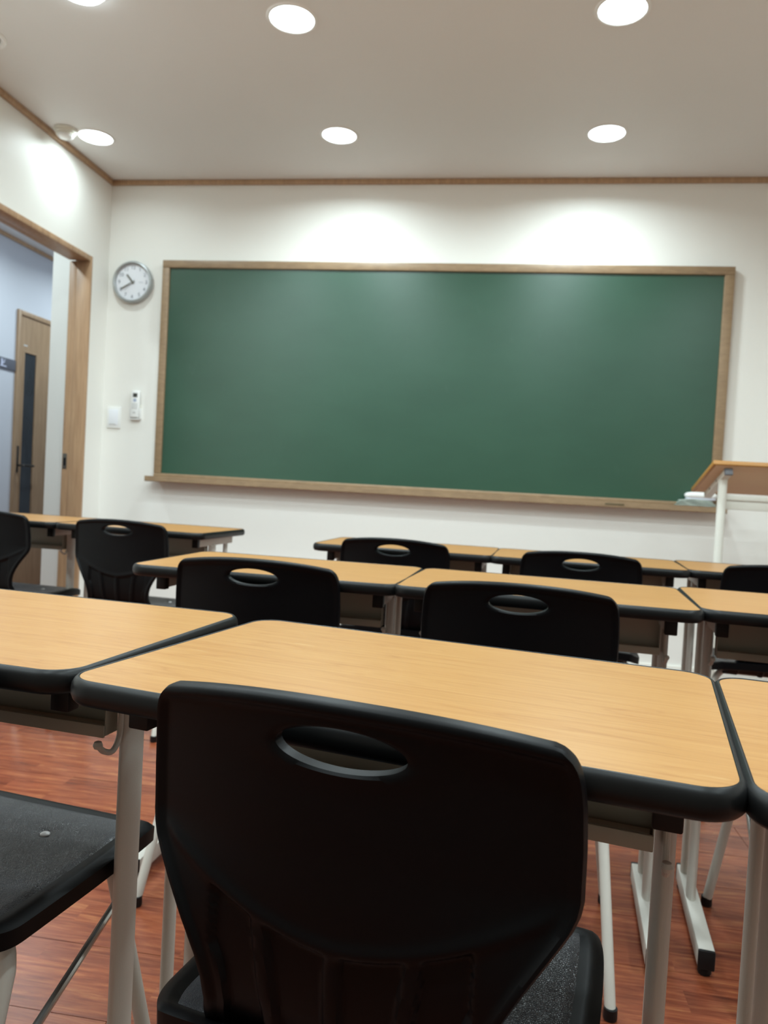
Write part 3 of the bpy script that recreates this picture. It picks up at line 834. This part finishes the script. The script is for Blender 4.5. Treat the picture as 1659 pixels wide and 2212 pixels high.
def make_seat(parent):
    n = 44
    bm = bmesh.new(); T, B = {}, {}
    for i in range(n + 1):
        for j in range(n + 1):
            a, b = 2 * i / n - 1, 2 * j / n - 1
            x, y = seat_xy(a, b); e = max(abs(a), abs(b))
            z = seat_z(x, y)
            rim = 0.0025 * sstep(0.86, 0.90, e) * (1 - sstep(0.95, 1.0, e)) - 0.003 * sstep(0.955, 1.0, e)
            T[i, j] = bm.verts.new((x, y, z + rim))
            k = 1.0 if e < 0.99 else 0.995
            B[i, j] = bm.verts.new((x * k, y if e < 0.99 else y, z - (0.007 if e < 0.93 else 0.024)))
    for i in range(n):
        for j in range(n):
            bm.faces.new((T[i, j], T[i + 1, j], T[i + 1, j + 1], T[i, j + 1])); bm.faces.new((B[i, j], B[i, j + 1], B[i + 1, j + 1], B[i + 1, j]))
    per = [(i, 0) for i in range(n)] + [(n, j) for j in range(n)] + [(i, n) for i in range(n, 0, -1)] + [(0, j) for j in range(n, 0, -1)]
    for k in range(len(per)):
        p, q = per[k], per[(k + 1) % len(per)]
        bm.faces.new((T[p], T[q], B[q], B[p]))
    seat = finish(bm, 'seat', 'black_plastic', parent, 50)
    # grained pad, dimpled at the rivets
    RV = ((-0.078, 0.052), (0.078, 0.052))
    bm = bmesh.new(); G = {}; m = 64
    for i in range(m + 1):
        for j in range(m + 1):
            a, b = 2 * i / m - 1, 2 * j / m - 1
            x, y = seat_xy(a * 0.885, b * 0.885); e = max(abs(a), abs(b))
            z = seat_z(x, y) + 0.0035 * (1 - sstep(0.93, 1.0, e)) - 0.0005
            for rx, ry in RV:
                d = math.hypot(x - rx, y - ry); z -= 0.0035 * math.exp(-(d / 0.012) ** 2)
                # creases radiating from the rivet
                dx, dy = x - rx, y - ry
                z -= 0.0012 * math.exp(-(((dy + 0.55 * dx * (1 if rx > 0 else -1)) / 0.006) ** 2)) * math.exp(-(d / 0.05) ** 2)
            G[i, j] = bm.verts.new((x, y, z))
    for i in range(m):
        for j in range(m): bm.faces.new((G[i, j], G[i + 1, j], G[i + 1, j + 1], G[i, j + 1]))
    pad = finish(bm, 'seat_pad', 'grained_pad', seat, 60)
    for rx, ry in RV:
        lathe('rivet', 'rivet_white', [(0.0, 0.0032), (0.0045, 0.0027), (0.0066, 0.0012), (0.0070, -0.002)], seat, 18, Matrix.Translation((rx, ry, seat_z(rx, ry) + 0.0005)))
    return seat
def make_chair():
    LIFT[0] = LZ
    root = empty('student_chair')
    make_backrest(root); make_seat(root)
    zt = SZ - 0.030
    tube('front_crossbar', 'powder_coat', [(-0.130, 0.075, zt), (0.130, 0.075, zt)], 0.0105, root, 14)
    tube('rear_crossbar', 'powder_coat', [(-0.140, -0.110, zt), (0.140, -0.110, zt)], 0.0105, root, 14)
    for s in (-1, 1):
        fl = tube('front_leg', 'powder_coat', [(s * 0.130, 0.075, zt), (s * 0.152, 0.077, zt - 0.004), (s * 0.168, 0.083, zt - 0.026), (s * 0.178, 0.092, zt - 0.08), (s * 0.222, 0.146, F0 + 0.016)], 0.0105, root, 14, 6)
        rl = tube('rear_leg', 'powder_coat', [(s * 0.140, -0.110, zt), (s * 0.160, -0.113, zt - 0.004), (s * 0.180, -0.123, zt - 0.032), (s * 0.187, -0.145, zt - 0.09), (s * 0.216, -0.268, F0 + 0.016)], 0.0105, root, 14, 6)
        lathe('leg_tip', 'black_cap', [(0.0, 0.0), (0.0115, 0.0), (0.013, 0.004), (0.0125, 0.022), (0.0, 0.022)], fl, 14, Matrix.Translation((s * 0.2225, 0.1470, F0)))
        lathe('leg_tip', 'black_cap', [(0.0, 0.0), (0.0115, 0.0), (0.013, 0.004), (0.0125, 0.022), (0.0, 0.022)], rl, 14, Matrix.Translation((s * 0.2165, -0.2700, F0)))
        tube('side_rod', 'bare_steel', [(s * 0.1765, 0.0900, 0.322), (s * 0.1950, -0.172, 0.218)], 0.0055, root, 10)
    LIFT[0] = 0.0
    return root
def rel(desk, u, v, dt=0.0):
    x, y, t, _ = DESKS[desk]
    return (x + math.cos(t) * u - math.sin(t) * v, y + math.sin(t) * u + math.cos(t) * v, t + dt)
CHAIRS = [
 (rel('M', 0.015, -0.046), 'large black plastic chair in the foreground, seen from behind'),
 (rel('L1', 0.052, -0.042, -0.035), 'black chair at the lower left edge, only its rivet-studded seat showing'),
 (rel('A2', 0.006, -0.040), 'black chair at the leftmost desk of the middle row'),
 (rel('B2', -0.040, -0.110), 'black chair at the middle desk of the middle row'),
 (rel('C2', 0.000, -0.070), 'black chair at the right edge of the middle row, barely visible'),
 (rel('B3', -0.016, -0.036), 'black chair below the chalkboard centre, leftmost in the far row'),
 (rel('C3', -0.022, -0.055), 'black chair in the middle of the far row'),
 (rel('D3', -0.035, -0.055), 'black chair in the far row cut off by the right edge'),
 (rel('A3', 0.050, -0.120), 'black chair with ribbed lower back at the far-left desk by the corner'),
 ((-1.962, 2.920, -0.0909), 'black chair at the left edge in front of the doorway'),
]
def build_chairs():
    first = make_chair()
    for i, ((x, y, t), lab) in enumerate(CHAIRS):
        o = first if i == 0 else copy_tree(first)
        o.location = (x, y, 0); o.rotation_euler = (0, 0, t)
        tag(o, lab, 'chair', 'black student chairs')
build_chairs()
bpy.context.view_layer.update()
